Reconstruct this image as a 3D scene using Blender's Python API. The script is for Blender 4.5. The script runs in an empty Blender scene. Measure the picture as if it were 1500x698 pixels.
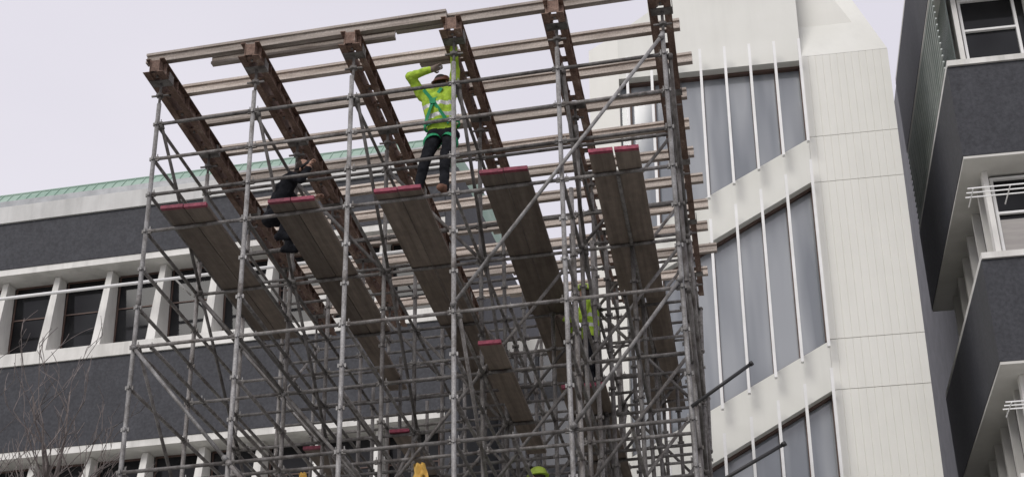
import bpy, bmesh, math, random
from mathutils import Vector, Matrix, noise
random.seed(7)
scene=bpy.context.scene
COL=scene.collection
GZ=-1.6
# ---------------------------------------------------------------- materials
def new_mat(name,c1,c2=None,rough=.7,metal=0,scale=(4,4,4),detail=6,bump=0.0,lo=.35,hi=.65,c3=None,fine=None,rand=0.0,spec=.5,ior=1.5,dirt=None):
    m=bpy.data.materials.new(name); m.use_nodes=True
    nt=m.node_tree; N=nt.nodes; L=nt.links
    b=N['Principled BSDF']; b.inputs['Roughness'].default_value=rough; b.inputs['Metallic'].default_value=metal
    b.inputs['Specular IOR Level'].default_value=spec; b.inputs['IOR'].default_value=ior
    if c2 is None: c2=tuple(x*.8 for x in c1)
    tc=N.new('ShaderNodeTexCoord'); mp=N.new('ShaderNodeMapping'); mp.inputs['Scale'].default_value=scale
    L.new(tc.outputs['Object'],mp.inputs['Vector'])
    oi=N.new('ShaderNodeObjectInfo')
    add=N.new('ShaderNodeVectorMath'); add.operation='ADD'
    mul=N.new('ShaderNodeMath'); mul.operation='MULTIPLY'; mul.inputs[1].default_value=37.0
    L.new(oi.outputs['Random'],mul.inputs[0]); L.new(mp.outputs[0],add.inputs[0]); L.new(mul.outputs[0],add.inputs[1])
    n=N.new('ShaderNodeTexNoise'); n.inputs['Scale'].default_value=1; n.inputs['Detail'].default_value=detail; n.inputs['Roughness'].default_value=.62
    L.new(add.outputs[0],n.inputs['Vector'])
    r=N.new('ShaderNodeValToRGB'); e=r.color_ramp.elements
    e[0].position=lo; e[0].color=(*c1,1); e[1].position=hi; e[1].color=(*c2,1)
    if c3: 
        x=e.new(hi+.12); x.color=(*c3,1)
    L.new(n.outputs['Fac'],r.inputs[0])
    out=r.outputs[0]
    def scaleby(out,fac):
        vm=N.new('ShaderNodeVectorMath'); vm.operation='SCALE'; L.new(out,vm.inputs[0]); L.new(fac,vm.inputs['Scale']); return vm.outputs[0]
    if fine:
        n2=N.new('ShaderNodeTexNoise'); n2.inputs['Scale'].default_value=fine[0]; n2.inputs['Detail'].default_value=4
        L.new(tc.outputs['Object'],n2.inputs['Vector'])
        mr=N.new('ShaderNodeMapRange'); mr.inputs[1].default_value=.3; mr.inputs[2].default_value=.7
        mr.inputs[3].default_value=1-fine[1]; mr.inputs[4].default_value=1+fine[1]
        L.new(n2.outputs['Fac'],mr.inputs[0]); out=scaleby(out,mr.outputs[0])
    if dirt:
        mp2=N.new('ShaderNodeMapping'); mp2.inputs['Scale'].default_value=(dirt[0],dirt[0],dirt[0]*.06); L.new(tc.outputs['Object'],mp2.inputs['Vector'])
        n3=N.new('ShaderNodeTexNoise'); n3.inputs['Scale'].default_value=1; n3.inputs['Detail'].default_value=5; n3.inputs['Roughness'].default_value=.7
        L.new(mp2.outputs[0],n3.inputs['Vector'])
        mr=N.new('ShaderNodeMapRange'); mr.inputs[1].default_value=.5; mr.inputs[2].default_value=.75; mr.inputs[3].default_value=1; mr.inputs[4].default_value=1-dirt[1]
        L.new(n3.outputs['Fac'],mr.inputs[0]); out=scaleby(out,mr.outputs[0])
    if rand:
        mr=N.new('ShaderNodeMapRange'); mr.inputs[3].default_value=1-rand; mr.inputs[4].default_value=1+rand
        L.new(oi.outputs['Random'],mr.inputs[0]); out=scaleby(out,mr.outputs[0])
    L.new(out,b.inputs['Base Color'])
    if bump:
        bp=N.new('ShaderNodeBump'); bp.inputs['Strength'].default_value=bump; bp.inputs['Distance'].default_value=.02
        L.new(n.outputs['Fac'],bp.inputs['Height']); L.new(bp.outputs[0],b.inputs['Normal'])
    return m
M={}
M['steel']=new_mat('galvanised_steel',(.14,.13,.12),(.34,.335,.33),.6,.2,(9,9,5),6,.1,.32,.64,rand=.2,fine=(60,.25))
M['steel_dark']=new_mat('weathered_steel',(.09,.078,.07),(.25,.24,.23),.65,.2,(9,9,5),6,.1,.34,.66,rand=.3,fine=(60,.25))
M['rust']=new_mat('rusty_beam_steel',(.115,.068,.050),(.24,.16,.125),.85,.05,(7,3,7),8,.3,.35,.6,c3=(.42,.36,.31),rand=.2,fine=(40,.35))
M['joist']=new_mat('weathered_timber_joist',(.25,.205,.17),(.56,.50,.445),.8,0,(1.2,14,14),7,.2,.3,.64,rand=.28,fine=(50,.2))
M['plank']=new_mat('scaffold_plank_wood',(.125,.099,.079),(.225,.184,.15),.85,0,(14,.8,14),6,.3,.32,.68,rand=.28,fine=(8,.12))
M['red']=new_mat('red_end_paint',(.17,.022,.045),(.32,.055,.095),.65,0,(20,20,20),4,.1,rand=.3)
M['copper']=new_mat('copper_patina',(.26,.38,.31),(.35,.46,.39),.7,0,(.8,.8,3),6,0)
M['white']=new_mat('white_painted_concrete',(.60,.59,.55),(.78,.77,.73),.75,0,(1.5,1.5,.35),7,.05,.3,.6,fine=(3,.06),dirt=(3,.22))
M['parapet']=new_mat('weathered_parapet_concrete',(.50,.50,.48),(.64,.64,.62),.8,0,(1.2,1.2,.6),7,.05,.3,.6,dirt=(3,.2))
M['soffit']=new_mat('pale_painted_soffit',(.58,.57,.53),(.68,.67,.63),.8,0,(1.2,1.2,.6),6,.03)
M['whitemetal']=new_mat('white_painted_metal',(.76,.76,.74),(.86,.86,.85),.4,0,(2,2,2),3)
M['cream']=new_mat('pale_precast_concrete',(.78,.775,.715),(.82,.815,.76),.8,0,(1.1,1.1,.22),8,.03,.28,.62,fine=(2.2,.015),dirt=(2.5,.05))
M['cream_smooth']=new_mat('smooth_render_concrete',(.73,.73,.675),(.78,.78,.73),.75,0,(.7,.7,.5),5,.02,dirt=(2,.06))
M['granite']=new_mat('dark_granite_cladding',(.034,.035,.041),(.058,.060,.068),.65,0,(16,16,16),8,.15,.35,.65,fine=(2.5,.10),spec=.3,dirt=(2,-.2))
M['sidegrey']=new_mat('grey_side_cladding',(.10,.10,.107),(.155,.155,.163),.6,0,(2,2,2),8,.1,dirt=(2,.2))
M['darkglass']=new_mat('dark_window_glass',(.008,.008,.009),(.022,.023,.025),.06,0,(.8,.8,.8),2,spec=.25)
M['greyglass']=new_mat('grey_window_glass',(.20,.22,.245),(.37,.39,.41),.06,0,(1.6,.4,.18),2,lo=.40,hi=.60,ior=1.9)  # soft tone variation imitates cloud reflections, painted into the glass colour
M['linkglass']=new_mat('grey_link_glass',(.10,.105,.115),(.22,.225,.24),.15,0,(.6,.6,.5),3,lo=.3,hi=.7)
M['greenglass']=new_mat('green_window_glass',(.07,.09,.08),(.12,.15,.135),.2,0,(.8,.8,.8),2)
M['greenmetal']=new_mat('pale_grey_green_louvre_metal',(.36,.40,.375),(.48,.52,.49),.6,0,(2,2,2),3)
M['brownframe']=new_mat('brown_window_frame',(.075,.045,.035),(.12,.075,.06),.6,0,(4,4,4))
M['greymetal']=new_mat('grey_metal',(.26,.27,.28),(.38,.39,.40),.5,.2,(3,3,3))
M['blind']=new_mat('window_blind',(.33,.31,.30),(.42,.40,.38),.8,0,(1,1,8))
M['bark']=new_mat('bare_bark',(.10,.085,.08),(.21,.18,.17),.9,0,(9,9,3),6,.3)
M['black']=new_mat('black_tube',(.015,.015,.016),(.03,.03,.03),.5)
M['asphalt']=new_mat('asphalt',(.04,.04,.042),(.065,.065,.065),.95,0,(1,1,1),8,.1)
M['paving']=new_mat('paving',(.34,.34,.32),(.44,.44,.41),.9,0,(1,1,1),8,.1)
M['roofdark']=new_mat('dark_roof_felt',(.07,.07,.07),(.1,.1,.1),.9)
M['hivis']=new_mat('hi_vis_fabric',(.27,.43,.03),(.48,.68,.06),.8,0,(12,12,12),4,.5)
M['navy']=new_mat('dark_work_fabric',(.006,.0065,.009),(.017,.018,.022),.95,0,(12,12,12),4,.3,spec=.2)
M['boot']=new_mat('tan_work_boot',(.13,.06,.035),(.22,.11,.07),.8,0,(12,12,12),4)
M['glove']=new_mat('work_glove',(.16,.12,.10),(.24,.19,.16),.8,0,(12,12,12),4)
M['skin']=new_mat('skin',(.38,.22,.16),(.46,.28,.2),.55,0,(9,9,9),3)
M['hair']=new_mat('dark_brown_hair',(.02,.013,.01),(.045,.03,.022),.8,0,(40,40,40),3,.4)
M['strip']=new_mat('reflective_strip',(.5,.5,.5),(.62,.62,.62),.35,.2,(9,9,9),3)
M['harness']=new_mat('green_harness_webbing',(.01,.22,.09),(.02,.34,.15),.7,0,(9,9,9),3)
M['hat_orange']=new_mat('brown_hard_hat_plastic',(.12,.045,.03),(.18,.07,.045),.5,0,(5,5,5),3)
M['hat_lime']=new_mat('lime_hard_hat_plastic',(.34,.46,.05),(.42,.56,.08),.4,0,(5,5,5),3)
M['hat_dark']=new_mat('dark_knit_beanie',(.015,.015,.018),(.03,.03,.03),.9,0,(20,20,20),3)
M['yellow']=new_mat('yellow_tarpaulin_cloth',(.62,.36,.06),(.75,.48,.12),.6,0,(4,4,4),4)
# ---------------------------------------------------------------- mesh builder
class MB:
    def __init__(s,mats): s.bm=bmesh.new(); s.mats=mats
    def box(s,a,b,mi=0):
        v=[s.bm.verts.new((x,y,z)) for z in (a[2],b[2]) for y in (a[1],b[1]) for x in (a[0],b[0])]
        for f in ((0,2,3,1),(4,5,7,6),(0,1,5,4),(2,6,7,3),(0,4,6,2),(1,3,7,5)):
            s.bm.faces.new([v[i] for i in f]).material_index=mi
    def obox(s,c,u,v,w,mi=0):
        c=Vector(c);u=Vector(u);v=Vector(v);w=Vector(w)
        vs=[s.bm.verts.new(c+u*i+v*j+w*k) for k in (-1,1) for j in (-1,1) for i in (-1,1)]
        for f in ((0,2,3,1),(4,5,7,6),(0,1,5,4),(2,6,7,3),(0,4,6,2),(1,3,7,5)):
            s.bm.faces.new([vs[i] for i in f]).material_index=mi
    def tube(s,p,q,r,r2=None,n=8,mi=0,cap=True):
        p=Vector(p);q=Vector(q); d=(q-p)
        if d.length<1e-6: return
        d.normalize(); r2=r if r2 is None else r2
        a=Vector((0,0,1)) if abs(d.z)<.9 else Vector((1,0,0))
        u=d.cross(a).normalized(); w=d.cross(u)
        A=[];B=[]
        for i in range(n):
            t=2*math.pi*i/n; o=u*math.cos(t)+w*math.sin(t)
            A.append(s.bm.verts.new(p+o*r)); B.append(s.bm.verts.new(q+o*r2))
        for i in range(n):
            f=s.bm.faces.new((A[i],A[(i+1)%n],B[(i+1)%n],B[i])); f.material_index=mi; f.smooth=True
        if cap:
            s.bm.faces.new(A[::-1]).material_index=mi; s.bm.faces.new(B).material_index=mi
    def prism(s,poly,y0,y1,mi=0):
        A=[s.bm.verts.new((x,y0,z)) for x,z in poly]; B=[s.bm.verts.new((x,y1,z)) for x,z in poly]; n=len(poly)
        s.bm.faces.new(A).material_index=mi; s.bm.faces.new(B[::-1]).material_index=mi
        for i in range(n): s.bm.faces.new((A[i],B[i],B[(i+1)%n],A[(i+1)%n])).material_index=mi
    def prismz(s,poly,z0,z1,mi=0):
        A=[s.bm.verts.new((x,y,z0)) for x,y in poly]; B=[s.bm.verts.new((x,y,z1)) for x,y in poly]; n=len(poly)
        s.bm.faces.new(A).material_index=mi; s.bm.faces.new(B[::-1]).material_index=mi
        for i in range(n): s.bm.faces.new((A[i],B[i],B[(i+1)%n],A[(i+1)%n])).material_index=mi
    def ball(s,c,r,mi=0,sc=(1,1,1),seg=12):
        mt=Matrix.Translation(c)@Matrix.Diagonal((sc[0],sc[1],sc[2],1))
        g=bmesh.ops.create_uvsphere(s.bm,u_segments=seg,v_segments=max(6,seg*2//3),radius=r,matrix=mt)
        fs=set(f for v in g['verts'] for f in v.link_faces)
        for f in fs: f.material_index=mi; f.smooth=True
    def obj(s,name,parent=None,loc=None,rot=None):
        bmesh.ops.recalc_face_normals(s.bm,faces=s.bm.faces)
        me=bpy.data.meshes.new(name); s.bm.to_mesh(me); s.bm.free()
        for m in s.mats: me.materials.append(M[m])
        o=bpy.data.objects.new(name,me); COL.objects.link(o)
        if parent: o.parent=parent
        if loc: o.location=loc
        if rot: o.rotation_euler=rot
        return o
def empty(name,loc,label,cat,group=None,rot=None):
    o=bpy.data.objects.new(name,None); o.empty_display_size=.3; COL.objects.link(o); o.location=loc
    if rot: o.rotation_euler=rot
    tag(o,label,cat,group); return o
def tag(o,label,cat,group=None):
    o['label']=label;o['category']=cat
    if group:o['group']=group
def dup(o,loc=None,parent=None,rot=None):
    c=o.copy(); COL.objects.link(c)
    if loc is not None:c.location=loc
    if rot is not None:c.rotation_euler=rot
    c.parent=parent if parent else None
    return c
XS=[-6.74+1.265*i for i in range(6)]
YS=[15.2+1.8*j for j in range(5)]
# ---------------------------------------------------------------- people
def seg_d(p,a,b):
    ab=b-a; t=max(0,min(1,(p-a).dot(ab)/max(ab.length_squared,1e-9))); return (p-(a+ab*t)).length,t
def person(label,J,top='hivis',leg='navy',hat='hat_lime',harness=False,face=(0,1,0),hivest=True,group=None,boot='boot',hand='glove'):
    J={k:Vector(v) for k,v in J.items()}
    origin=Vector(((J['anL'].x+J['anR'].x)/2,(J['anL'].y+J['anR'].y)/2,min(J['anL'].z,J['anR'].z)-.09))
    E=empty('person',origin,label,'person',group)
    for k in J: J[k]=J[k]-origin
    fwd=Vector(face).normalized()
    bones=[]
    def B(a,b2,ra,rb_,m): bones.append((J[a] if isinstance(a,str) else a,J[b2] if isinstance(b2,str) else b2,ra,rb_,m))
    side=(J['shR']-J['shL']).normalized(); hs=(J['hipR']-J['hipL']).normalized()
    ch=(J['shL']+J['shR'])/2
    up=(ch-J['pel']).normalized()
    B(J['shL']+side*.05,J['shR']-side*.05,.085,.085,top)
    B(J['shL']+side*.08-up*.02,J['hipL']+hs*.02+up*.12,.108,.1,top)
    B(J['shR']-side*.08-up*.02,J['hipR']-hs*.02+up*.12,.108,.1,top)
    B(ch-up*.1-fwd*.02,J['pel']+up*.1,.125,.12,top)
    B('hipL','hipR',.105,.105,leg)
    for s in 'LR':
        B('hip'+s,'kn'+s,.096,.07,leg); B('kn'+s,'an'+s,.068,.056,leg)
        B('an'+s,'toe'+s,.052,.044,boot); 
        hd=(J['toe'+s]-J['an'+s]); B(J['an'+s]-hd.normalized()*.05-Vector((0,0,.03)),J['toe'+s]-Vector((0,0,.01)),.045,.04,boot)
        B('sh'+s,'el'+s,.074,.06,top); B('el'+s,'wr'+s,.058,.044,top)
    nk=ch+up*.06; hd=J['head']
    B(ch,nk+(hd-nk)*.4,.065,.055,'skin')
    hu=(hd-ch).normalized()
    B(hd-hu*.05+fwd*.02,hd+hu*.045-fwd*.005,.074,.088,'skin')
    B(hd-hu*.085+fwd*.035,hd-hu*.06+fwd*.045,.042,.05,'skin')
    mb=MB([top])
    for a,c,ra,rc,m in bones:
        mb.tube(a,c,ra,rc,n=14); mb.ball(a,ra,seg=14); mb.ball(c,rc,seg=14)
    palms=[]
    for s in 'LR':
        w=J['wr'+s]; pd=(J['hand'+s]-w).normalized(); c=w+pd*.05
        pn=pd.cross(side); pn=pn.normalized() if pn.length>.1 else fwd
        lat=pd.cross(pn).normalized()
        mb.obox(c,pd*.052,lat*.04,pn*.016); palms.append((s,c,pd,pn,lat))
        mb.tube(w-pd*.02,c,.032,.026,n=10)
    tmp=mb.obj('body_tmp'); md=tmp.modifiers.new('r','REMESH'); md.mode='VOXEL'; md.voxel_size=.0125
    sm=tmp.modifiers.new('s','SMOOTH'); sm.iterations=3; sm.factor=.5
    dg=bpy.context.evaluated_depsgraph_get(); dg.update()
    me=bpy.data.meshes.new_from_object(tmp.evaluated_get(dg)); bpy.data.objects.remove(tmp)
    me.materials.clear(); mats=[top,leg,boot,'skin',hand,'strip','hair']
    for m in mats: me.materials.append(M[m])
    cos=[v.co.copy() for v in me.vertices]; nos=[v.normal.copy() for v in me.vertices]
    out=[]
    for c,nn in zip(cos,nos):
        if (c-hd).length>.16: c=c+nn*(noise.noise(c*16)*.008+noise.noise(c*34)*.004)
        out+=[c.x,c.y,c.z]
    me.vertices.foreach_set('co',out); me.update()
    wr={s:J['wr'+s] for s in 'LR'}
    L0=(ch-J['pel']).length
    cen=[pl.center.copy() for pl in me.polygons]; mis=[]
    for c in cen:
        best=9;bm_=top;bi=0
        for i,(a,c2,ra,rc,m) in enumerate(bones):
            dd,t=seg_d(c,a,c2); dd-=ra+(rc-ra)*t
            if dd<best: best=dd;bm_=m;bi=i
        for s,pc,pd,pn,lat in palms:
            if (c-wr[s]).dot(pd)>.0 and (c-pc).length<.095: bm_=hand
        if bm_=='skin' and (c-hd).length<.14 and (c-hd).dot(fwd)<.035 and (c-hd).dot(hu)>-.075: bm_='hair'
        if bm_==top and hivest:
            h=(c-J['pel']).dot(up)/L0
            if 1<=bi<=3 and (.32<h<.42 or .60<h<.69): bm_='strip'
        mis.append(mats.index(bm_))
    me.polygons.foreach_set('material_index',mis); me.polygons.foreach_set('use_smooth',[True]*len(mis))
    bm=bmesh.new(); bm.from_mesh(me)
    fm=MB([top]); fm.bm.free(); fm.bm=bm
    hi_=mats.index(hand)
    for s,c,pd,pn,lat in palms:
        for f,(o,l) in enumerate(((-.03,.068),(-.010,.078),(.011,.073),(.031,.058))):
            p0=c+pd*.045+lat*o; d1=(pd*.9+pn*.45).normalized(); d2=(pd*.35+pn*.95).normalized(); d3=(pd*-.3+pn).normalized()
            p1=p0+d1*l*.45;p2=p1+d2*l*.32;p3=p2+d3*l*.25
            for a_,b_,r1,r2 in((p0-pd*.01,p1,.0095,.009),(p1,p2,.009,.0082),(p2,p3,.0082,.007)): fm.tube(a_,b_,r1,r2,n=6,mi=hi_)
        t0=c-pd*.02-lat*.036; t1=t0+(pd*.5-lat*.7+pn*.3).normalized()*.035; t2=t1+(pd*.7+pn*.6).normalized()*.03
        fm.tube(t0,t1,.012,.0105,n=6,mi=hi_); fm.tube(t1,t2,.0105,.008,n=6,mi=hi_)
    sd=hu.cross(fwd).normalized()
    fm.tube(hd+fwd*.085-hu*.005,hd+fwd*.11-hu*.035,.008,.014,n=6,mi=3)
    for q in(-1,1):
        fm.ball(hd+sd*q*.088-hu*.012,.028,3,(.45,.8,1),8)
    bm.to_mesh(me); bm.free(); me.name='body'
    bo=bpy.data.objects.new('body',me); COL.objects.link(bo); bo.parent=E
    e=MB(['black']); 
    for q in(-1,1): e.ball(hd+sd*q*.032+fwd*.086+hu*.008,.010,0,(1,1,1),8)
    e.tube(hd+fwd*.091-hu*.06-sd*.022,hd+fwd*.091-hu*.06+sd*.022,.005,n=6); e.obj('facial_features',E)
    h=MB([hat,'black'])
    c0=hd+hu*.03
    segs=16; rings=[]
    prof=[(.128,-.004),(.128,.008),(.108,.014),(.106,.04),(.092,.078),(.062,.102),(.025,.112),(.002,.114)] if 'hat_dark'!=hat else [(.098,-.01),(.1,.03),(.092,.062),(.062,.088),(.025,.099),(.002,.1)]
    for r,z in prof:
        rings.append([h.bm.verts.new(c0+sd*r*math.cos(2*math.pi*i/segs)*.92+fwd*(r*math.sin(2*math.pi*i/segs)*1.08+(.02 if r>.12 and math.sin(2*math.pi*i/segs)>.2 else 0))+hu*z) for i in range(segs)])
    for a_,b_ in zip(rings[:-1],rings[1:]):
        for i in range(segs):
            f=h.bm.faces.new((a_[i],a_[(i+1)%segs],b_[(i+1)%segs],b_[i])); f.smooth=True
    h.bm.faces.new(rings[0])
    h.obj('hard_hat' if hat!='hat_dark' else 'beanie',E)
    if harness:
        w=MB(['harness'])
        def ring(c,ax,ru,rv,uv):
            ax=ax.normalized(); u=(uv-ax*uv.dot(ax)).normalized(); v=ax.cross(u); pts=[c+u*ru*math.cos(t*math.pi/9)+v*rv*math.sin(t*math.pi/9) for t in range(19)]
            for a_,b_ in zip(pts[:-1],pts[1:]): 
                dirn=(b_-a_); n_=((a_+b_)/2-c).normalized()
                w.obox((a_+b_)/2,dirn*.55,ax*.022,n_*.004)
        for s in 'LR':
            a_=J['hip'+s];k_=J['kn'+s]; ring(a_+(k_-a_)*.24,(k_-a_)+ (side*(.25 if s=='L' else -.25)),.110,.110,side)
        ring(J['pel']+up*.1,up,.22,.14,side)
        bk=-fwd
        for q in(-1,1):
            p0=ch+side*q*.11+bk*.125+up*.06; p1=ch+bk*.158-up*.12; p2=J['pel']+side*(-q)*.15+bk*.135+up*.1
            for a_,b_ in((p0,p1),(p1,p2)): w.obox((a_+b_)/2,(b_-a_)*.5,(b_-a_).cross(bk).normalized()*.02,bk*.005)
        w.obox(ch+bk*.165-up*.12,side*.035,up*.035,bk*.01)
        w.obj('safety_harness',E)
    return E
person('worker in hi-vis jacket and green harness reaching up to beam',dict(
    pel=(-3.17,15.42,9.60),hipL=(-3.27,15.42,9.56),hipR=(-3.07,15.44,9.56),
    shL=(-3.42,15.40,10.14),shR=(-3.04,15.42,10.16),head=(-3.21,15.46,10.34),
    elL=(-3.54,15.22,10.33),wrL=(-3.26,15.15,10.35),handL=(-3.14,15.14,10.37),
    elR=(-3.0,15.33,10.42),wrR=(-2.98,15.1,10.62),handR=(-2.96,15.05,10.72),
    knL=(-3.34,15.22,9.12),anL=(-3.40,15.10,8.66),toeL=(-3.44,14.98,8.62),
    knR=(-3.1,15.22,9.12),anR=(-3.08,15.06,8.62),toeR=(-3.1,14.95,8.58)),harness=True,hat='hat_orange',face=(.3,.9,.35))
def sh_(d,dx,dy,dz): return {k:(v[0]+dx,v[1]+dy,v[2]+dz) for k,v in d.items()}
person('worker in dark clothes crouching and gripping a scaffold tube',sh_(dict(
    pel=(-5.50,16.45,9.02),hipL=(-5.56,16.5,9.0),hipR=(-5.44,16.38,9.0),
    shL=(-5.40,16.58,9.44),shR=(-5.24,16.28,9.46),head=(-5.15,16.38,9.62),
    elL=(-5.24,16.70,9.26),wrL=(-5.10,16.80,9.40),handL=(-5.03,16.83,9.47),
    elR=(-5.08,16.20,9.36),wrR=(-5.02,16.28,9.56),handR=(-5.00,16.30,9.66),
    knL=(-5.24,16.56,8.98),anL=(-5.33,16.58,8.62),toeL=(-5.22,16.58,8.59),
    knR=(-5.22,16.28,9.0),anR=(-5.31,16.24,8.62),toeR=(-5.20,16.24,8.59)),.05,-.42,.0),top='navy',leg='navy',hat='hat_dark',hivest=False,face=(.9,.1,.3),boot='navy',hand='skin')
def stander(x,y,z,label,ang=0,arm=.5,**k):
    c,s=math.cos(ang),math.sin(ang)
    def P(a,b_,h): return (x+a*c-b_*s,y+a*s+b_*c,z+h)
    return person(label,dict(pel=P(0,0,.96),hipL=P(-.09,0,.92),hipR=P(.09,0,.92),shL=P(-.19,.02,1.45),shR=P(.19,.02,1.45),head=P(0,.05,1.68),
      elL=P(-.27,.08,1.2),wrL=P(-.22,.30,1.24+arm*.3),handL=P(-.20,.38,1.3+arm*.3),elR=P(.27,.1,1.22+arm*.3),wrR=P(.22,.31,1.28+arm*.6),handR=P(.21,.37,1.36+arm*.6),
      knL=P(-.11,.03,.5),anL=P(-.12,-.02,.09),toeL=P(-.14,.13,.05),knR=P(.11,.05,.5),anR=P(.12,0,.09),toeR=P(.14,.15,.05)),face=(-s,c,0),**k)
stander(-1.78,18.45,7.06,'worker in yellow-green hi-vis jacket standing on scaffold planks',1.5,.0,hat='hat_lime',harness=False)
stander(-2.30,17.05,4.06,'worker in hi-vis jacket on the lowest visible planks',.9,.9,hat='hat_lime')
# ---------------------------------------------------------------- ground
def sheet(name,x0,x1,y0,y1,z,m):
    b=MB([m]); vs=[b.bm.verts.new(p) for p in((x0,y0,z),(x1,y0,z),(x1,y1,z),(x0,y1,z))]; b.bm.faces.new(vs)
    o=b.obj(name); o['kind']='structure'; return o
sheet('ground',-1500,1500,-1500,1500,GZ,'paving')
sheet('road',-300,300,-9,9,GZ+.004,'asphalt')
b=MB(['paving']); b.box((-60,9,GZ),(60,9.3,GZ+.13)); o=b.obj('kerb'); o['kind']='structure'
# ---------------------------------------------------------------- scaffold
ZS=[10.0,8.5,7.0,5.5,4.0,2.5,1.0,-.5]
SK=.0587; RZ=-math.atan(SK)
def sy(x,j=0): return YS[0]+1.8*j-SK*(x-XS[0])
scaf=empty('scaffold',(XS[0],YS[0],GZ),'tall grey steel tube scaffold tower standing on the ground','scaffold')
def rel(x,y,z): return (x-XS[0],y-YS[0],z-GZ)
def child(mb,name,x,y,z): return mb.obj(name,scaf,rel(x,y,z))
def standard_mesh(top,m):
    b=MB([m,'steel_dark'])
    b.tube((0,0,.06),(0,0,top-GZ),.0275,n=10)
    b.tube((0,0,.02),(0,0,.3),.019,n=8,mi=1); b.box((-.075,-.075,0),(.075,.075,.012),1)
    z=-.5-GZ-1.0
    while z<top-GZ-.04:
        if z>.1:
            b.tube((0,0,z-.014),(0,0,z+.014),.034,n=8,mi=0)
            for dx,dy in((1,0),(-1,0),(0,1),(0,-1)):
                b.obox((dx*.039,dy*.039,z),(.009+.004*abs(dy),0,0),(0,.009+.004*abs(dx),0),(0,0,.022),0)
        z+=.5
    for zz in (3.1,6.1,9.1):
        b.tube((0,0,zz),(0,0,zz+.16),.031,n=10,mi=1)
    return b
base=[None,None]
for i,x in enumerate(XS):
    for j in range(5):
        k=0 if j==0 else 1
        rt=(random.uniform(-.0012,.0012),random.uniform(-.0012,.0012),0)
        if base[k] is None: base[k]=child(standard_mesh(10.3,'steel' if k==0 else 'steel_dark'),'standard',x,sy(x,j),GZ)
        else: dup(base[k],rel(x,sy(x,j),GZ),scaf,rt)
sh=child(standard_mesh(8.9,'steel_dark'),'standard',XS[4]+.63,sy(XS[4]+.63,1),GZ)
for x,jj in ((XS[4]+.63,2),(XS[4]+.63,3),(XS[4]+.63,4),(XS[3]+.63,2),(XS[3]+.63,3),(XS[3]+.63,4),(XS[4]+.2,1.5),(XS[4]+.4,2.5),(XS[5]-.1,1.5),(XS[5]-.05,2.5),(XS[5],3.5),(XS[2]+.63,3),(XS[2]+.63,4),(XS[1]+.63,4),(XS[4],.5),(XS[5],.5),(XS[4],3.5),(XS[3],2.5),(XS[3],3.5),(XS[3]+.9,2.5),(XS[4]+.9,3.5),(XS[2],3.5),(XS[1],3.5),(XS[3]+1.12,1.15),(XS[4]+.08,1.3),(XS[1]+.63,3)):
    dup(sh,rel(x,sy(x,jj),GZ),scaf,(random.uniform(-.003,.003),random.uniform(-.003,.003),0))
hb=None
for x in XS:
    for j in range(5):
        y=sy(x,j)
        if hb is None:
            b=MB(['steel_dark'])
            b.tube((0,0,-.3),(0,0,.0),.018,n=8); b.tube((0,0,-.2),(0,0,-.16),.05,n=6); b.obox((0,0,-.18),(.11,0,0),(0,.01,0),(0,0,.01))
            b.box((-.13,-.07,0),(.13,.07,.01)); b.box((-.13,-.07,.01),(-.122,.07,.12)); b.box((.122,-.07,.01),(.13,.07,.12))
            hb=child(b,'fork_head',x,y,10.6)
        else: dup(hb,rel(x,y,10.6),scaf)
def run_mesh(axis,pos,m):
    b=MB([m,'steel']); e=Vector((1,0,0)) if axis=='x' else Vector((0,1,0))
    s=Vector((0,1,0)) if axis=='x' else Vector((1,0,0))
    for p0,p1 in zip(pos[:-1],pos[1:]):
        a=e*(p0+.03); c=e*(p1-.03); b.tube(a,c,.0225,n=8)
        for q in (e*(p0+.05),e*(p1-.05)):
            b.obox(q,e*.022,s*.014,(0,0,.028),0)
            b.obox(q+Vector((0,0,.025)),e*.005,s*.005,(0,0,.04),1)
    return b
lb=None; kx=math.sqrt(1+SK*SK)
def ledger(j,z,name='ledger'):
    global lb
    if lb is None:
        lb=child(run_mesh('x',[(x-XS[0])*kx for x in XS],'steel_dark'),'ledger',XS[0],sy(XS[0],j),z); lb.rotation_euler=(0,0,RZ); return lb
    o=dup(lb,rel(XS[0],sy(XS[0],j),z),scaf); o.name=name; return o
tb=None
def transom(x,z,name='transom'):
    global tb
    if tb is None:
        tb=child(run_mesh('y',[y-YS[0] for y in YS],'steel_dark'),'transom',x,sy(x),z); return tb
    o=dup(tb,rel(x,sy(x),z),scaf); o.name=name; return o
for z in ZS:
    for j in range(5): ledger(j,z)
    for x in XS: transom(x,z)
for z,j in ((9.5,0),(9.0,0),(9.5,4),(9.0,4),(9.5,2),(9.0,1),(9.0,3),(6.0,1),(6.5,2),(8.0,3),(6.0,3),(7.5,4),(6.5,4),(7.5,2),(4.5,1),(5.0,3),(6.5,3),(6.0,2),(4.5,2),(8.0,2)):
    ledger(j,z,'guard_rail')
for z,x in ((9.5,XS[0]),(9.0,XS[0]),(9.0,XS[5]),(9.5,XS[5]),(8.0,XS[0]),(6.2,XS[2]),(6.2,XS[4]),(8.0,XS[5]),(6.5,XS[5]),(6.0,XS[3]),(7.5,XS[3]),(8.5,XS[4]+.63),(7.0,XS[4]+.63),(5.5,XS[4]+.63),(7.0,XS[3]+.63),(5.5,XS[3]+.63),(7.5,XS[1]),(6.5,XS[4]),(7.6,XS[4]),(6.5,XS[3]),(6.0,XS[1]),(7.5,XS[0]),(7.0,XS[0]+.2),(7.0,XS[1]+.2),(8.0,XS[1]),(6.5,XS[1]),(6.5,XS[0])):
    transom(x,z,'guard_rail')
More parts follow.
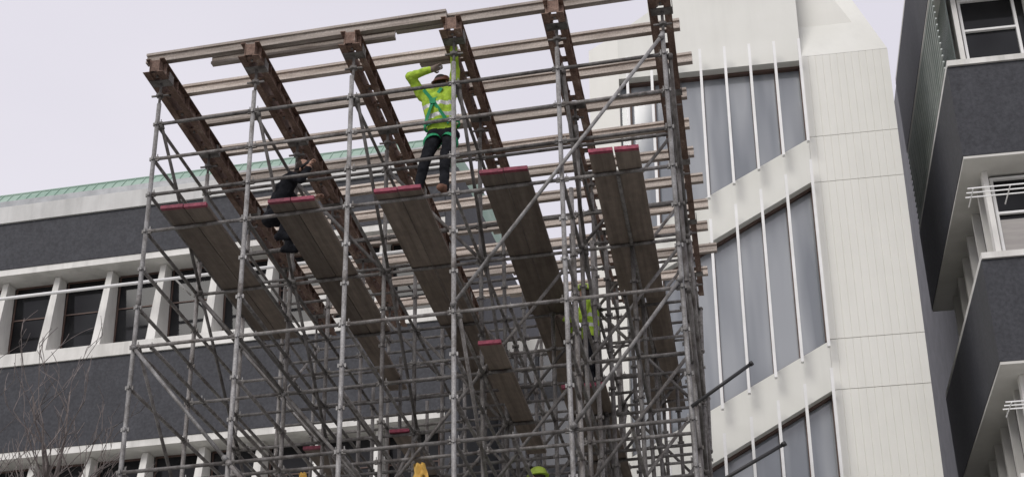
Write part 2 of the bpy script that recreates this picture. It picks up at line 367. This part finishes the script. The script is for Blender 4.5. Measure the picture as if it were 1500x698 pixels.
def brace(p,q,m='steel_dark',r=.0225,name='diagonal_brace'):
    b=MB([m]); p=Vector(p);q=Vector(q); d=(q-p).normalized()
    b.tube((0,0,0),q-p,r,n=8)
    for t in (.04,(q-p).length-.04): b.tube(d*(t-.03),d*(t+.03),.032,n=8)
    return b.obj(name,scaf,rel(p.x,p.y,p.z))
def fb(x0,z0,x1,z1,j=0,m='steel_dark',off=-.055): brace((x0,sy(x0,j)+off,z0),(x1,sy(x1,j)+off,z1),m)
fb(XS[3]-.02,7.05,XS[5],10.25,0,'steel'); fb(XS[4],5.5,XS[5],7.1,0,'steel'); fb(XS[0],7.0,XS[1],5.5,0,'steel'); fb(XS[1],5.5,XS[2],4.0)
for j in (1,2,3,4):
    fb(XS[3],7,XS[4],8.5,j);fb(XS[4],5.5,XS[5],7,j);fb(XS[4],8.5,XS[5],10,j);fb(XS[2],5.5,XS[3],7,j);fb(XS[0],8.5,XS[1],7,j);fb(XS[1],7,XS[2],5.5,j)
    fb(XS[3],5.5,XS[4],4,j); fb(XS[4],7,XS[3],5.5,j,off=.055)
    if j%2: fb(XS[1],10,XS[2],8.5,j);fb(XS[3],8.5,XS[2],10,j);fb(XS[5],8.5,XS[4],7,j,off=.055)
    else: fb(XS[3],7,XS[2],8.5,j,off=.055);fb(XS[5],7,XS[4],8.5,j,off=.055)
for i in (0,1,2,3,4,5):
    xx=XS[i]+.055
    Yy=lambda j: sy(xx,j)
    brace((xx,Yy(0),10),(xx,Yy(1),8.5)); brace((xx,Yy(1),8.5),(xx,Yy(2),7)); brace((xx,Yy(2),7),(xx,Yy(3),5.5))
    if i in(0,3,5): brace((xx,Yy(4),10),(xx,Yy(3),8.5)); brace((xx,Yy(0),7),(xx,Yy(1),5.5))
    if i in(2,4,5): brace((xx,Yy(1),5.5),(xx,Yy(2),7)); brace((xx,Yy(3),7),(xx,Yy(4),8.5))
for p,q in (((-.42,14.78,5.62),(.24,14.78,6.05)),((-.42,14.76,4.68),(.49,14.76,5.15))):
    b=MB(['black']); p=Vector(p);q=Vector(q); b.tube((0,0,0),q-p,.02,n=8); b.tube((q-p)*.96,(q-p)*1.0,.027,n=8)
    o=b.obj('steel_tube',None,p); tag(o,'black steel tube sticking out of the scaffold side','tube','loose tubes sticking out of the scaffold')
# ---------------------------------------------------------------- main beams
g='rusty steel beams on the scaffold head'
bb=None
for i,x in enumerate(XS):
    loc=(x+random.uniform(-.01,.01),sy(x)-.27+random.uniform(-.04,.04),10.61)
    if bb is None:
        b=MB(['rust','steel_dark']); Ln=8.3
        for s in (-1,1):
            xo=s*.065
            b.box((xo-.006*s-.004,0,0.009),(xo-.006*s+.004,Ln,.191))
            b.box((min(xo,xo+s*.05)-.03,0,0),(max(xo,xo+s*.05)+.002,Ln,.009)); b.box((min(xo,xo+s*.05)-.008,0,.191),(max(xo,xo+s*.05)+.002,Ln,.2))
            y=.12
            while y<Ln-.05:
                b.box((min(xo+s*.004,xo+s*.045),y,.012),(max(xo+s*.004,xo+s*.045),y+.015,.188))
                b.tube((xo-.03*s,y+.16,.1),(xo+.012*s,y+.16,.1),.018,n=6,mi=0)
                y+=.4
        y=.05
        while y<Ln-.05:
            b.box((-.055,y,.012),(.055,y+.12,.02)); b.tube((0,y+.06,-.012),(0,y+.06,.02),.016,n=6,mi=1)
            y+=.45
        b.box((-.055,.01,.02),(.055,.02,.18))
        bb=b.obj('steel_beam',None,loc); o=bb
    else: o=dup(bb,loc)
    tag(o,'rusty brown double channel steel beam on scaffold fork heads','beam',g)
# ---------------------------------------------------------------- joists
g='timber joists laid across the steel beams'
def joist(Ln):
    b=MB(['joist'])
    b.box((0,-.04,0),(Ln,.04,.032)); b.box((0,-.014,.032),(Ln,.014,.112)); b.box((0,-.04,.112),(Ln,.04,.145)); return b
ja=jb=None
for k in range(11):
    y=15.1+.77*k+random.uniform(-.04,.04)
    xa=-6.86+random.uniform(-.05,.12); xb=-.14+random.uniform(-.12,.12)
    if ja is None:
        ja=joist(3.9).obj('timber_joist'); jb=joist(3.3).obj('timber_joist'); A,B=ja,jb
    else: A,B=dup(ja),dup(jb)
    x2=xb-3.3-(.15 if k==0 else 0)
    A.location=(xa,y-SK*(xa+6.86),10.812); B.location=(x2,y+.084-SK*(x2+6.86),10.812)
    A.rotation_euler=(0,0,RZ+random.uniform(-.006,.006)); B.rotation_euler=(0,0,RZ+random.uniform(-.002,.006))
    for o in (A,B): tag(o,'weathered pale timber I joist laid across rusty beams','joist',g)
o=dup(ja,(-6.1,15.22,10.812),rot=(0,0,RZ)); o.scale=(2.4/3.9,1,1); tag(o,'weathered pale timber I joist laid across rusty beams','joist',g)
# ---------------------------------------------------------------- planks
g='scaffold planks with red painted ends'
pb=None; pp=None; PW=.134
def plank_mesh(ends=True):
    L=3.9;w=PW;t=.038
    if not ends:
        b=MB(['plank']); b.box((-w,0,0),(w,L,t),0); return b
    b=MB(['plank','red'])
    b.box((-w,.055,0),(w,L,t),0)
    b.box((-w-.001,0,-.002),(w+.001,.055,t+.002),1)
    return b
def plank(x,y,z,rot=0,tilt=0,plain=False):
    global pb,pp
    if plain:
        if pp is None: pp=plank_mesh(False).obj('scaffold_plank'); o=pp
        else: o=dup(pp)
    else:
        if pb is None: pb=plank_mesh().obj('scaffold_plank'); o=pb
        else: o=dup(pb)
    o.location=(x,y,z); o.rotation_euler=(tilt,0,rot)
    tag(o,'plain grey brown scaffold plank lapped onto the deck' if plain else 'grey brown scaffold plank with red painted end on ledgers','plank',g); return o
near=[14.75,14.8,14.82,14.60,14.38]
for i in range(5):
    xm=(XS[i]+XS[i+1])/2
    for s in (-1,1):
        r=random.uniform(-.0015,.0015)
        gap=PW+.006+(.004 if i==4 else 0)
        plank(xm+s*gap,near[i]+random.uniform(-.025,.025),8.524,r)
        if i==0 or (i==1 and s==1): continue
        plank(xm+s*gap+.02,near[i]+(3.75 if i>1 else 2.2)+random.uniform(-.03,.03),8.524+.042,r*.5,-.003,True)
        if i in(3,4): plank(xm+s*gap+.03,near[i]+4.35+random.uniform(-.05,.05),8.524+.09,r*.5,-.003,True)
for (x,y,z) in ((-2.72,15.95,7.024),(-1.95,17.5,7.024),(-1.67,17.5,7.024),(-5.7,19.0,7.024),(-4.4,18.6,7.024),
                (-2.5,18.0,5.524),(-2.42,16.4,4.024),(-2.14,16.4,4.024),(-3.7,18.8,5.524)):
    plank(x,y,z,random.uniform(-.004,.004))
# ---------------------------------------------------------------- left office building
ob=empty('office_building',(-17.16,30,GZ),'dark granite and white office block with green copper roof','building',rot=(0,0,math.radians(-3.36)))
X0,X1=-16,11.2
def zz(z): return z-GZ
def wallpart(name,boxes,mats,label=None):
    b=MB(mats)
    for a,c,mi in boxes: b.box(a,c,mi)
    o=b.obj(name,ob)
    if label:o['label']=label
    return o
bands=[(17.33,16.1),(13.55,11.5),(9.35,7.3),(5.15,3.1)]
for t,bo in bands:
    b=MB(['granite']); b.box((X0,0,zz(bo)),(X1,.3,zz(t))); b.obj('granite_band',ob)
wallpart('parapet',[((X0,-.06,zz(17.333)),(X1,.3,zz(17.78)),0),((X0,.0,zz(17.784)),(X1,.4,zz(17.97)),1)],['parapet','greymetal'])
for sl in (13.86,9.66,5.46): wallpart('window_sill',[((X0,-.05,zz(sl-.308)),(X1,.78,zz(sl)),0)],['white'])
for hd in (16.1,11.5,7.3): wallpart('soffit',[((X0,.02,zz(hd-.16)),(X1,.78,zz(hd)-.003),0)],['white'])
wallpart('wall',[((X0,.80,0),(X1,14,zz(17.3)),0)],['roofdark'])
wallpart('end_wall',[((X1+.005,.02,0),(X1+.3,14,zz(17.32)),0)],['granite'])
wallpart('ground_floor_wall',[((X0,.3,0),(X1,.79,zz(3.1)),0)],['cream'])
b=MB(['copper','greymetal'])
vs=[(.1,zz(17.975)),(.42,zz(18.38)),(6.0,zz(19.0)),(6.0,zz(17.975))]
A=[b.bm.verts.new((X0,y,z)) for y,z in vs];B=[b.bm.verts.new((X1,y,z)) for y,z in vs]
b.bm.faces.new(A);b.bm.faces.new(B[::-1])
for i in range(4): b.bm.faces.new((A[i],B[i],B[(i+1)%4],A[(i+1)%4]))
x=X0+.1
while x<X1:
    b.obox((x,.255,zz(18.172)),(.010,0,0),(0,.148,.188),(0,-.014,.011)); x+=.25
b.tube((X0,.42,zz(18.385)),(X1,.42,zz(18.385)),.03,n=8)
b.obj('copper_roof',ob)
sp=1.34; tops=[(13.86,15.93),(9.66,11.33),(5.46,7.13)]; WY=.74; WW=1.14; FX=X0+.21
for zi,(lo,hi) in enumerate(tops):
    b=MB(['darkglass','brownframe','greymetal']); h=hi-lo
    b.box((.03,WY,.03),(WW-.03,WY+.02,h-.03),0)
    for bx in (((0,WY-.03,0),(.03,WY+.035,h)),((WW-.03,WY-.03,0),(WW,WY+.035,h)),((.03,WY-.03,0),(WW-.03,WY+.035,.04)),((.03,WY-.03,h-.04),(WW-.03,WY+.035,h)),((.03,WY-.025,h*.58),(WW-.03,WY-.005,h*.58+.03))):
        b.box(bx[0],bx[1],1)
    wsrc=b.obj('window',ob,(FX+.10,0,zz(lo)))
    b=MB(['white'])
    def quad(ys,z,wd): return [(-wd,ys,z),(wd,ys,z),(wd,WY-.04,z),(-wd,WY-.04,z)]
    lov=[b.bm.verts.new(p) for p in quad(.05,0.002,.11)]; hiv=[b.bm.verts.new(p) for p in quad(.38,h-.002,.07)]
    b.bm.faces.new(lov);b.bm.faces.new(hiv[::-1])
    for i in range(4): b.bm.faces.new((lov[i],lov[(i+1)%4],hiv[(i+1)%4],hiv[i]))
    fsrc=b.obj('concrete_fin',ob,(FX,0,zz(lo)))
    k=1
    while FX+k*sp<X1-.2:
        if FX+.10+k*sp+WW<X1: dup(wsrc,(FX+.10+k*sp,0,zz(lo)),ob)
        dup(fsrc,(FX+k*sp,0,zz(lo)),ob); k+=1
b=MB(['whitemetal']); b.tube((X0,-.4,zz(15.12)),(X1,-.4,zz(15.12)),.04)
x=X0+1
while x<X1: b.tube((x,-.4,zz(15.12)),(x,.5,zz(15.12)),.02); x+=5
b.obj('facade_rail',ob)
# ---------------------------------------------------------------- link building
lk=empty('glazed_link_building',(-6.2,33,GZ),'low grey glazed link block with white parapet','building')
b=MB(['linkglass']); b.box((0,.1,0),(5.2,8,15.8)); b.obj('glazing',lk)
b=MB(['white']); b.box((-.1,0,15.8),(5.3,8,16.2)); b.obj('parapet',lk)
b=MB(['granite']); 
for i in range(7): b.box((i*.85-.04,0,.0),(i*.85+.04,.095,15.79))
for z in (3,6.5,10,12.5,14.6): b.box((-.0,.03,z),(5.2,.097,z+.45))
b.obj('window_frame',lk)
# ---------------------------------------------------------------- stair tower
tw=empty('stair_tower',(0,26,GZ),'pale concrete stair tower with stepped slanting windows','building')
T=lambda z:z-GZ
def bot(k,x): return 14.18+.53*x-4.27*k
def top(k,x): return 17.04 if k==0 else 13.2+.55*x-4.27*(k-1)
xl,xr=-1.7,1.96; XE=3.66
b=MB(['cream'])
b.prism([(-2.3,0),(xl,0),(xl,T(18.15)),(-2.3,T(17.8))],0,.3); b.obj('side_pier',tw)
b=MB(['cream_smooth'])
b.prism([(xl,T(17.042)),(xr+.01,T(17.042)),(xr+.01,T(21)),(-1.05,T(21)),(-1.05,T(18.6)),(xl,T(18.15))],-.004,.3); b.obj('upper_wall',tw)
b=MB(['cream_smooth'])
for k in range(0,4):
    b.prism([(xl,T(top(k+1,xl))),(xr,T(top(k+1,xr))),(xr,T(bot(k,xr))),(xl,T(bot(k,xl)))],0,.3)
b.prism([(xl,0),(xr,0),(xr,T(-.6)),(xl,T(-1.4))],0,.3)
b.obj('spandrel',tw)
def ribpoly(x0,x1,y0,y1,n,d=.010,w=.008):
    p=[(x0,y0)]
    for i in range(1,n):
        c=x0+(x1-x0)*i/n; p+=[(c-w,y0),(c,y0+d),(c+w,y0)]
    p+=[(x1,y0),(x1,y1),(x0,y1)]; return p
js=[GZ,1.48,2.45,5.75,6.72,10.0,10.98,14.24,15.25,17.12]
for a,c in zip(js[:-1],js[1:]):
    b=MB(['cream']); b.prismz(ribpoly(xr+.004,XE,0,.3,12),T(a)+.006,T(c)-.006); b.obj('concrete_panel',tw)
b=MB(['roofdark']); b.box((xr+.02,.06,0),(XE-.04,.29,T(17.05))); b.obj('panel_backing',tw)
b=MB(['cream']); 
core=[(-2.29,0),(XE-.01,0),(XE-.01,T(17.1)),(3.0,T(18.4)),(1.9,T(20.5)),(-1.04,T(20.9)),(-1.04,T(18.55)),(-2.29,T(17.75))]
b.prism(core,.56,7); b.obj('core_wall',tw)
b=MB(['cream_smooth'])
P=[(xr+.012,0,T(17.12)),(XE,0,T(17.12)),(2.75,2.0,T(21.0)),(xr+.012,2.0,T(21.0))]
Q=[(p[0],p[1]+.5,p[2]-.02) for p in P]
A=[b.bm.verts.new(p) for p in P];B=[b.bm.verts.new(p) for p in Q]
b.bm.faces.new(A);b.bm.faces.new(B[::-1])
for i in range(4): b.bm.faces.new((A[i],B[i],B[(i+1)%4],A[(i+1)%4]))
b.obj('sloping_parapet',tw)
finx=[1.93-.49*i for i in range(8)]
for k in range(0,4):
    b=MB(['greyglass','brownframe'])
    b.prism([(xl,T(bot(k,xl))-.05),(xr,T(bot(k,xr))-.05),(xr,T(top(k,xr))+.05),(xl,T(top(k,xl))+.05)],.305,.33)
    b.prism([(xl,T(bot(k,xl))),(xr,T(bot(k,xr))),(xr,T(bot(k,xr))+.08),(xl,T(bot(k,xl))+.08)],.2,.303,1)
    b.prism([(xl,T(top(k,xl))-.05),(xr,T(top(k,xr))-.05),(xr,T(top(k,xr))),(xl,T(top(k,xl)))],.2,.303,1)
    b.prism([(xr-.05,T(bot(k,xr))+.08),(xr,T(bot(k,xr))+.08),(xr,T(top(k,xr))-.05),(xr-.05,T(top(k,xr))-.06)],.19,.302,1)
    for fx in finx[1:]:
        b.box((fx-.025,.26,T(bot(k,fx))+.10),(fx+.025,.301,T(top(k,fx))-.07),1)
    b.obj('window',tw)
    for fx in finx:
        b=MB(['whitemetal','greymetal']); z0=T(bot(k,fx))-.22; z1=T(top(k,fx))+.30
        b.box((fx-.026,-.34,z0),(fx+.026,-.24,z1))
        for q in (z0+.3,z1-.4): b.box((fx-.012,-.24,q),(fx+.012,.0,q+.03),1)
        b.obj('sun_fin',tw)
for o in tw.children:
    for v in o.data.vertices: v.co.x+=(v.co.z-T(17.1))*.021
# ---------------------------------------------------------------- right building
rb=empty('office_building',(4.26,23.4,GZ),'dark granite office block with white ledges and louvres','building')
XW,YD,YI=12,6.4,12.6
for k in range(-1,4):
    zb=13.06-3.79*k
    b=MB(['granite']); b.box((0,0,T(zb)),(XW,YD,T(zb)+1.81)); b.obj('granite_band',rb)
    b=MB(['white']); b.box((.006,-.05,T(zb)+1.812),(XW,YD,T(zb)+1.92)); b.obj('window_ledge',rb)
    b=MB(['soffit']); b.box((.01,.01,T(zb)-.05),(XW,YD-.02,T(zb)-.003)); b.obj('soffit',rb)
    lo=T(zb-3.79)+1.922; hi=T(zb)-.052
    b=MB(['darkglass']); b.box((.50,.75,lo),(XW,YD,hi)); b.obj('glazed_wall',rb)
    for x in (.36,1.66,2.9,4.12,5.36):
        b=MB(['white']); b.box((x,.52,lo+.001),(x+.09,.74,hi-.001)); b.obj('column',rb)
    for x in (.52,1.9,3.14,4.36):
        b=MB(['whitemetal','blind','darkglass']); w=.94
        for bx in (((x-.02,.68,lo+.05),(x+.03,.745,hi-.05)),((x+w,.68,lo+.05),(x+w+.05,.745,hi-.05)),((x+.03,.68,lo+.05),(x+w,.745,lo+.10)),((x+.03,.68,hi-.10),(x+w,.745,hi-.05)),((x+.03,.68,lo+1.05),(x+w,.745,lo+1.09))):
            b.box(bx[0],bx[1],0)
        if k!=-1: b.box((x+.03,.72,lo+.10),(x+w,.742,lo+.95),1)
        b.obj('window',rb)
    y=1.2
    while y<YD:
        b=MB(['soffit']); b.box((.36,y,lo+.001),(.495,y+.12,hi-.001)); b.obj('column',rb); y+=.9
    if k>-1:
        b=MB(['whitemetal']); zr=T(12.24-3.79*k)
        for i in range(3): b.box((-.08,-.34+i*.16,zr),(XW*.5,-.325+i*.16,zr+.02))
        for x in (.0,.6,1.2,2.4,3.6,4.8): b.box((x,-.36,zr-.02),(x+.015,.3,zr-.002))
        b.obj('sunshade_rail',rb)
    if k==-1:
        b=MB(['greenmetal','greenglass'])
        for i in range(13): b.box((.0,.3,lo+.06+i*.135),(.03,YD-.05,lo+.09+i*.135),0)
        b.box((.22,.32,lo+.02),(.24,YD-.03,hi-.02),1)
        b.obj('side_louvre',rb)
b=MB(['sidegrey']); b.box((.55,.8,0),(XW-.05,YI,T(16))); b.box((.55,YD+.01,T(16)),(XW-.05,YI,T(21))); b.obj('wall',rb)
# ---------------------------------------------------------------- bare tree
tr=empty('bare_tree',(-11.0,21.5,GZ),'small leafless street tree with thin grey brown twigs','tree')
b=MB(['bark'])
TV=[];TF=[]
def qt(p,q,r,r2,n):
    d=(q-p).normalized(); a=Vector((0,0,1)) if abs(d.z)<.9 else Vector((1,0,0)); u=d.cross(a).normalized(); w=d.cross(u); s=len(TV)
    for c,rr in((p,r),(q,r2)):
        for i in range(n):
            t=2*math.pi*i/n; TV.append(c+(u*math.cos(t)+w*math.sin(t))*rr)
    for i in range(n): TF.append((s+i,s+(i+1)%n,s+n+(i+1)%n,s+n+i))
def grow(p,d,L,r,lev):
    for s in range(3):
        q=p+d*(L/3); r2=r*.88
        qt(p,q,r,r2,6 if r>.02 else 3)
        p=q;r=r2
        d=(d+Vector((random.uniform(-.22,.22),random.uniform(-.22,.22),random.uniform(-.04,.14)))).normalized()
        if lev<7 and (s>0 or lev in(3,4)):
            ax=Vector((random.uniform(-1,1),random.uniform(-1,1),random.uniform(0,.8))).normalized()
            grow(p,(d*.8+ax*.7).normalized(),L*random.uniform(.55,.75),max(r*.62,.0068),lev+1)
d=Vector((.03,0,1)).normalized()
b.tube((0,0,0),d*5.4,.15,.11,n=10,cap=False); b.tube(d*5.4,d*8.0,.11,.06,n=10,cap=False)
for a in range(11):
    t=a*2.4; dd=Vector((math.cos(t)*.6,math.sin(t)*.6,1)).normalized()
    grow(d*(4.8+a*.28),dd,1.95,.05,3)
grow(d*8.0,d,1.7,.05,3)
b.obj('trunk',tr)
me=bpy.data.meshes.new('crown'); me.from_pydata([tuple(v) for v in TV],[],TF); me.materials.append(M['bark'])
o=bpy.data.objects.new('crown',me); COL.objects.link(o); o.parent=tr
g='yellow tarpaulins tied to the scaffold'
for (x,y,z,w,h) in ((-3.73,16.82,5.94,.11,.24),(-5.17,16.86,5.94,.07,.2)):
    b=MB(['yellow']); n=8; rows=[]
    for j in range(6):
        t=j/5; rows.append([b.bm.verts.new(((i/n-.5)*w*2*(.6+.4*t)+.04*t,.03*math.sin(i*1.7+j)-.02*math.sin(j*2),-t*h*(1+.3*math.sin(i)))) for i in range(n+1)])
    for a_,b_ in zip(rows[:-1],rows[1:]):
        for i in range(n): b.bm.faces.new((a_[i],a_[i+1],b_[i+1],b_[i])).smooth=True
    o=b.obj('tarpaulin',None,(x,y,z)); so=o.modifiers.new('t','SOLIDIFY'); so.thickness=.006
    tag(o,'folded orange yellow tarpaulin hanging from scaffold ledger','tarpaulin',g)
# ---------------------------------------------------------------- camera
r=Vector((0.9871,0.1596,-0.01797)); fw=Vector((-0.1336,0.8768,0.4595)).normalized()
r=(r-fw*r.dot(fw)).normalized(); u=r.cross(fw).normalized()
cd=bpy.data.cameras.new('camera'); cam=bpy.data.objects.new('camera',cd); COL.objects.link(cam)
m=Matrix((r,u,-fw)).transposed().to_4x4(); cam.matrix_world=m
cd.sensor_fit='HORIZONTAL'; cd.sensor_width=36; cd.lens=53.4; cd.clip_end=5000; cd.clip_start=.1
scene.camera=cam
# ---------------------------------------------------------------- light
w=bpy.data.worlds.new('World'); scene.world=w; w.use_nodes=True; nt=w.node_tree; N=nt.nodes; L=nt.links
bg=N['Background']
sky=N.new('ShaderNodeTexSky'); sky.sky_type='NISHITA'; sky.sun_disc=False
el,az=math.radians(36),math.radians(200)
sky.sun_elevation=el; sky.sun_rotation=az
sc=N.new('ShaderNodeVectorMath'); sc.operation='SCALE'; sc.inputs['Scale'].default_value=.10; L.new(sky.outputs[0],sc.inputs[0])
tc=N.new('ShaderNodeTexCoord'); mp=N.new('ShaderNodeMapping'); mp.inputs['Scale'].default_value=(1,1,2.5); L.new(tc.outputs['Generated'],mp.inputs[0])
n=N.new('ShaderNodeTexNoise'); n.inputs['Scale'].default_value=1.6; n.inputs['Detail'].default_value=4; L.new(mp.outputs[0],n.inputs['Vector'])
rp=N.new('ShaderNodeValToRGB'); rp.color_ramp.elements[0].position=.3; rp.color_ramp.elements[1].position=.7
rp.color_ramp.elements[0].color=(.74,.715,.80,1); rp.color_ramp.elements[1].color=(.86,.83,.90,1); L.new(n.outputs['Fac'],rp.inputs[0])
mx=N.new('ShaderNodeMix'); mx.data_type='RGBA'; mx.inputs['Factor'].default_value=.93
L.new(sc.outputs[0],mx.inputs['A']); L.new(rp.outputs[0],mx.inputs['B']); L.new(mx.outputs['Result'],bg.inputs['Color']); bg.inputs['Strength'].default_value=1.0
sd=bpy.data.lights.new('sun','SUN'); sd.energy=1.5; sd.angle=math.radians(30); sd.color=(1,.97,.92)
so=bpy.data.objects.new('sun',sd); COL.objects.link(so)
dirv=Vector((math.sin(az)*math.cos(el),math.cos(az)*math.cos(el),math.sin(el)))
so.rotation_euler=dirv.to_track_quat('Z','Y').to_euler()
scene.view_settings.view_transform='Standard'; scene.view_settings.look='None'; scene.view_settings.exposure=0
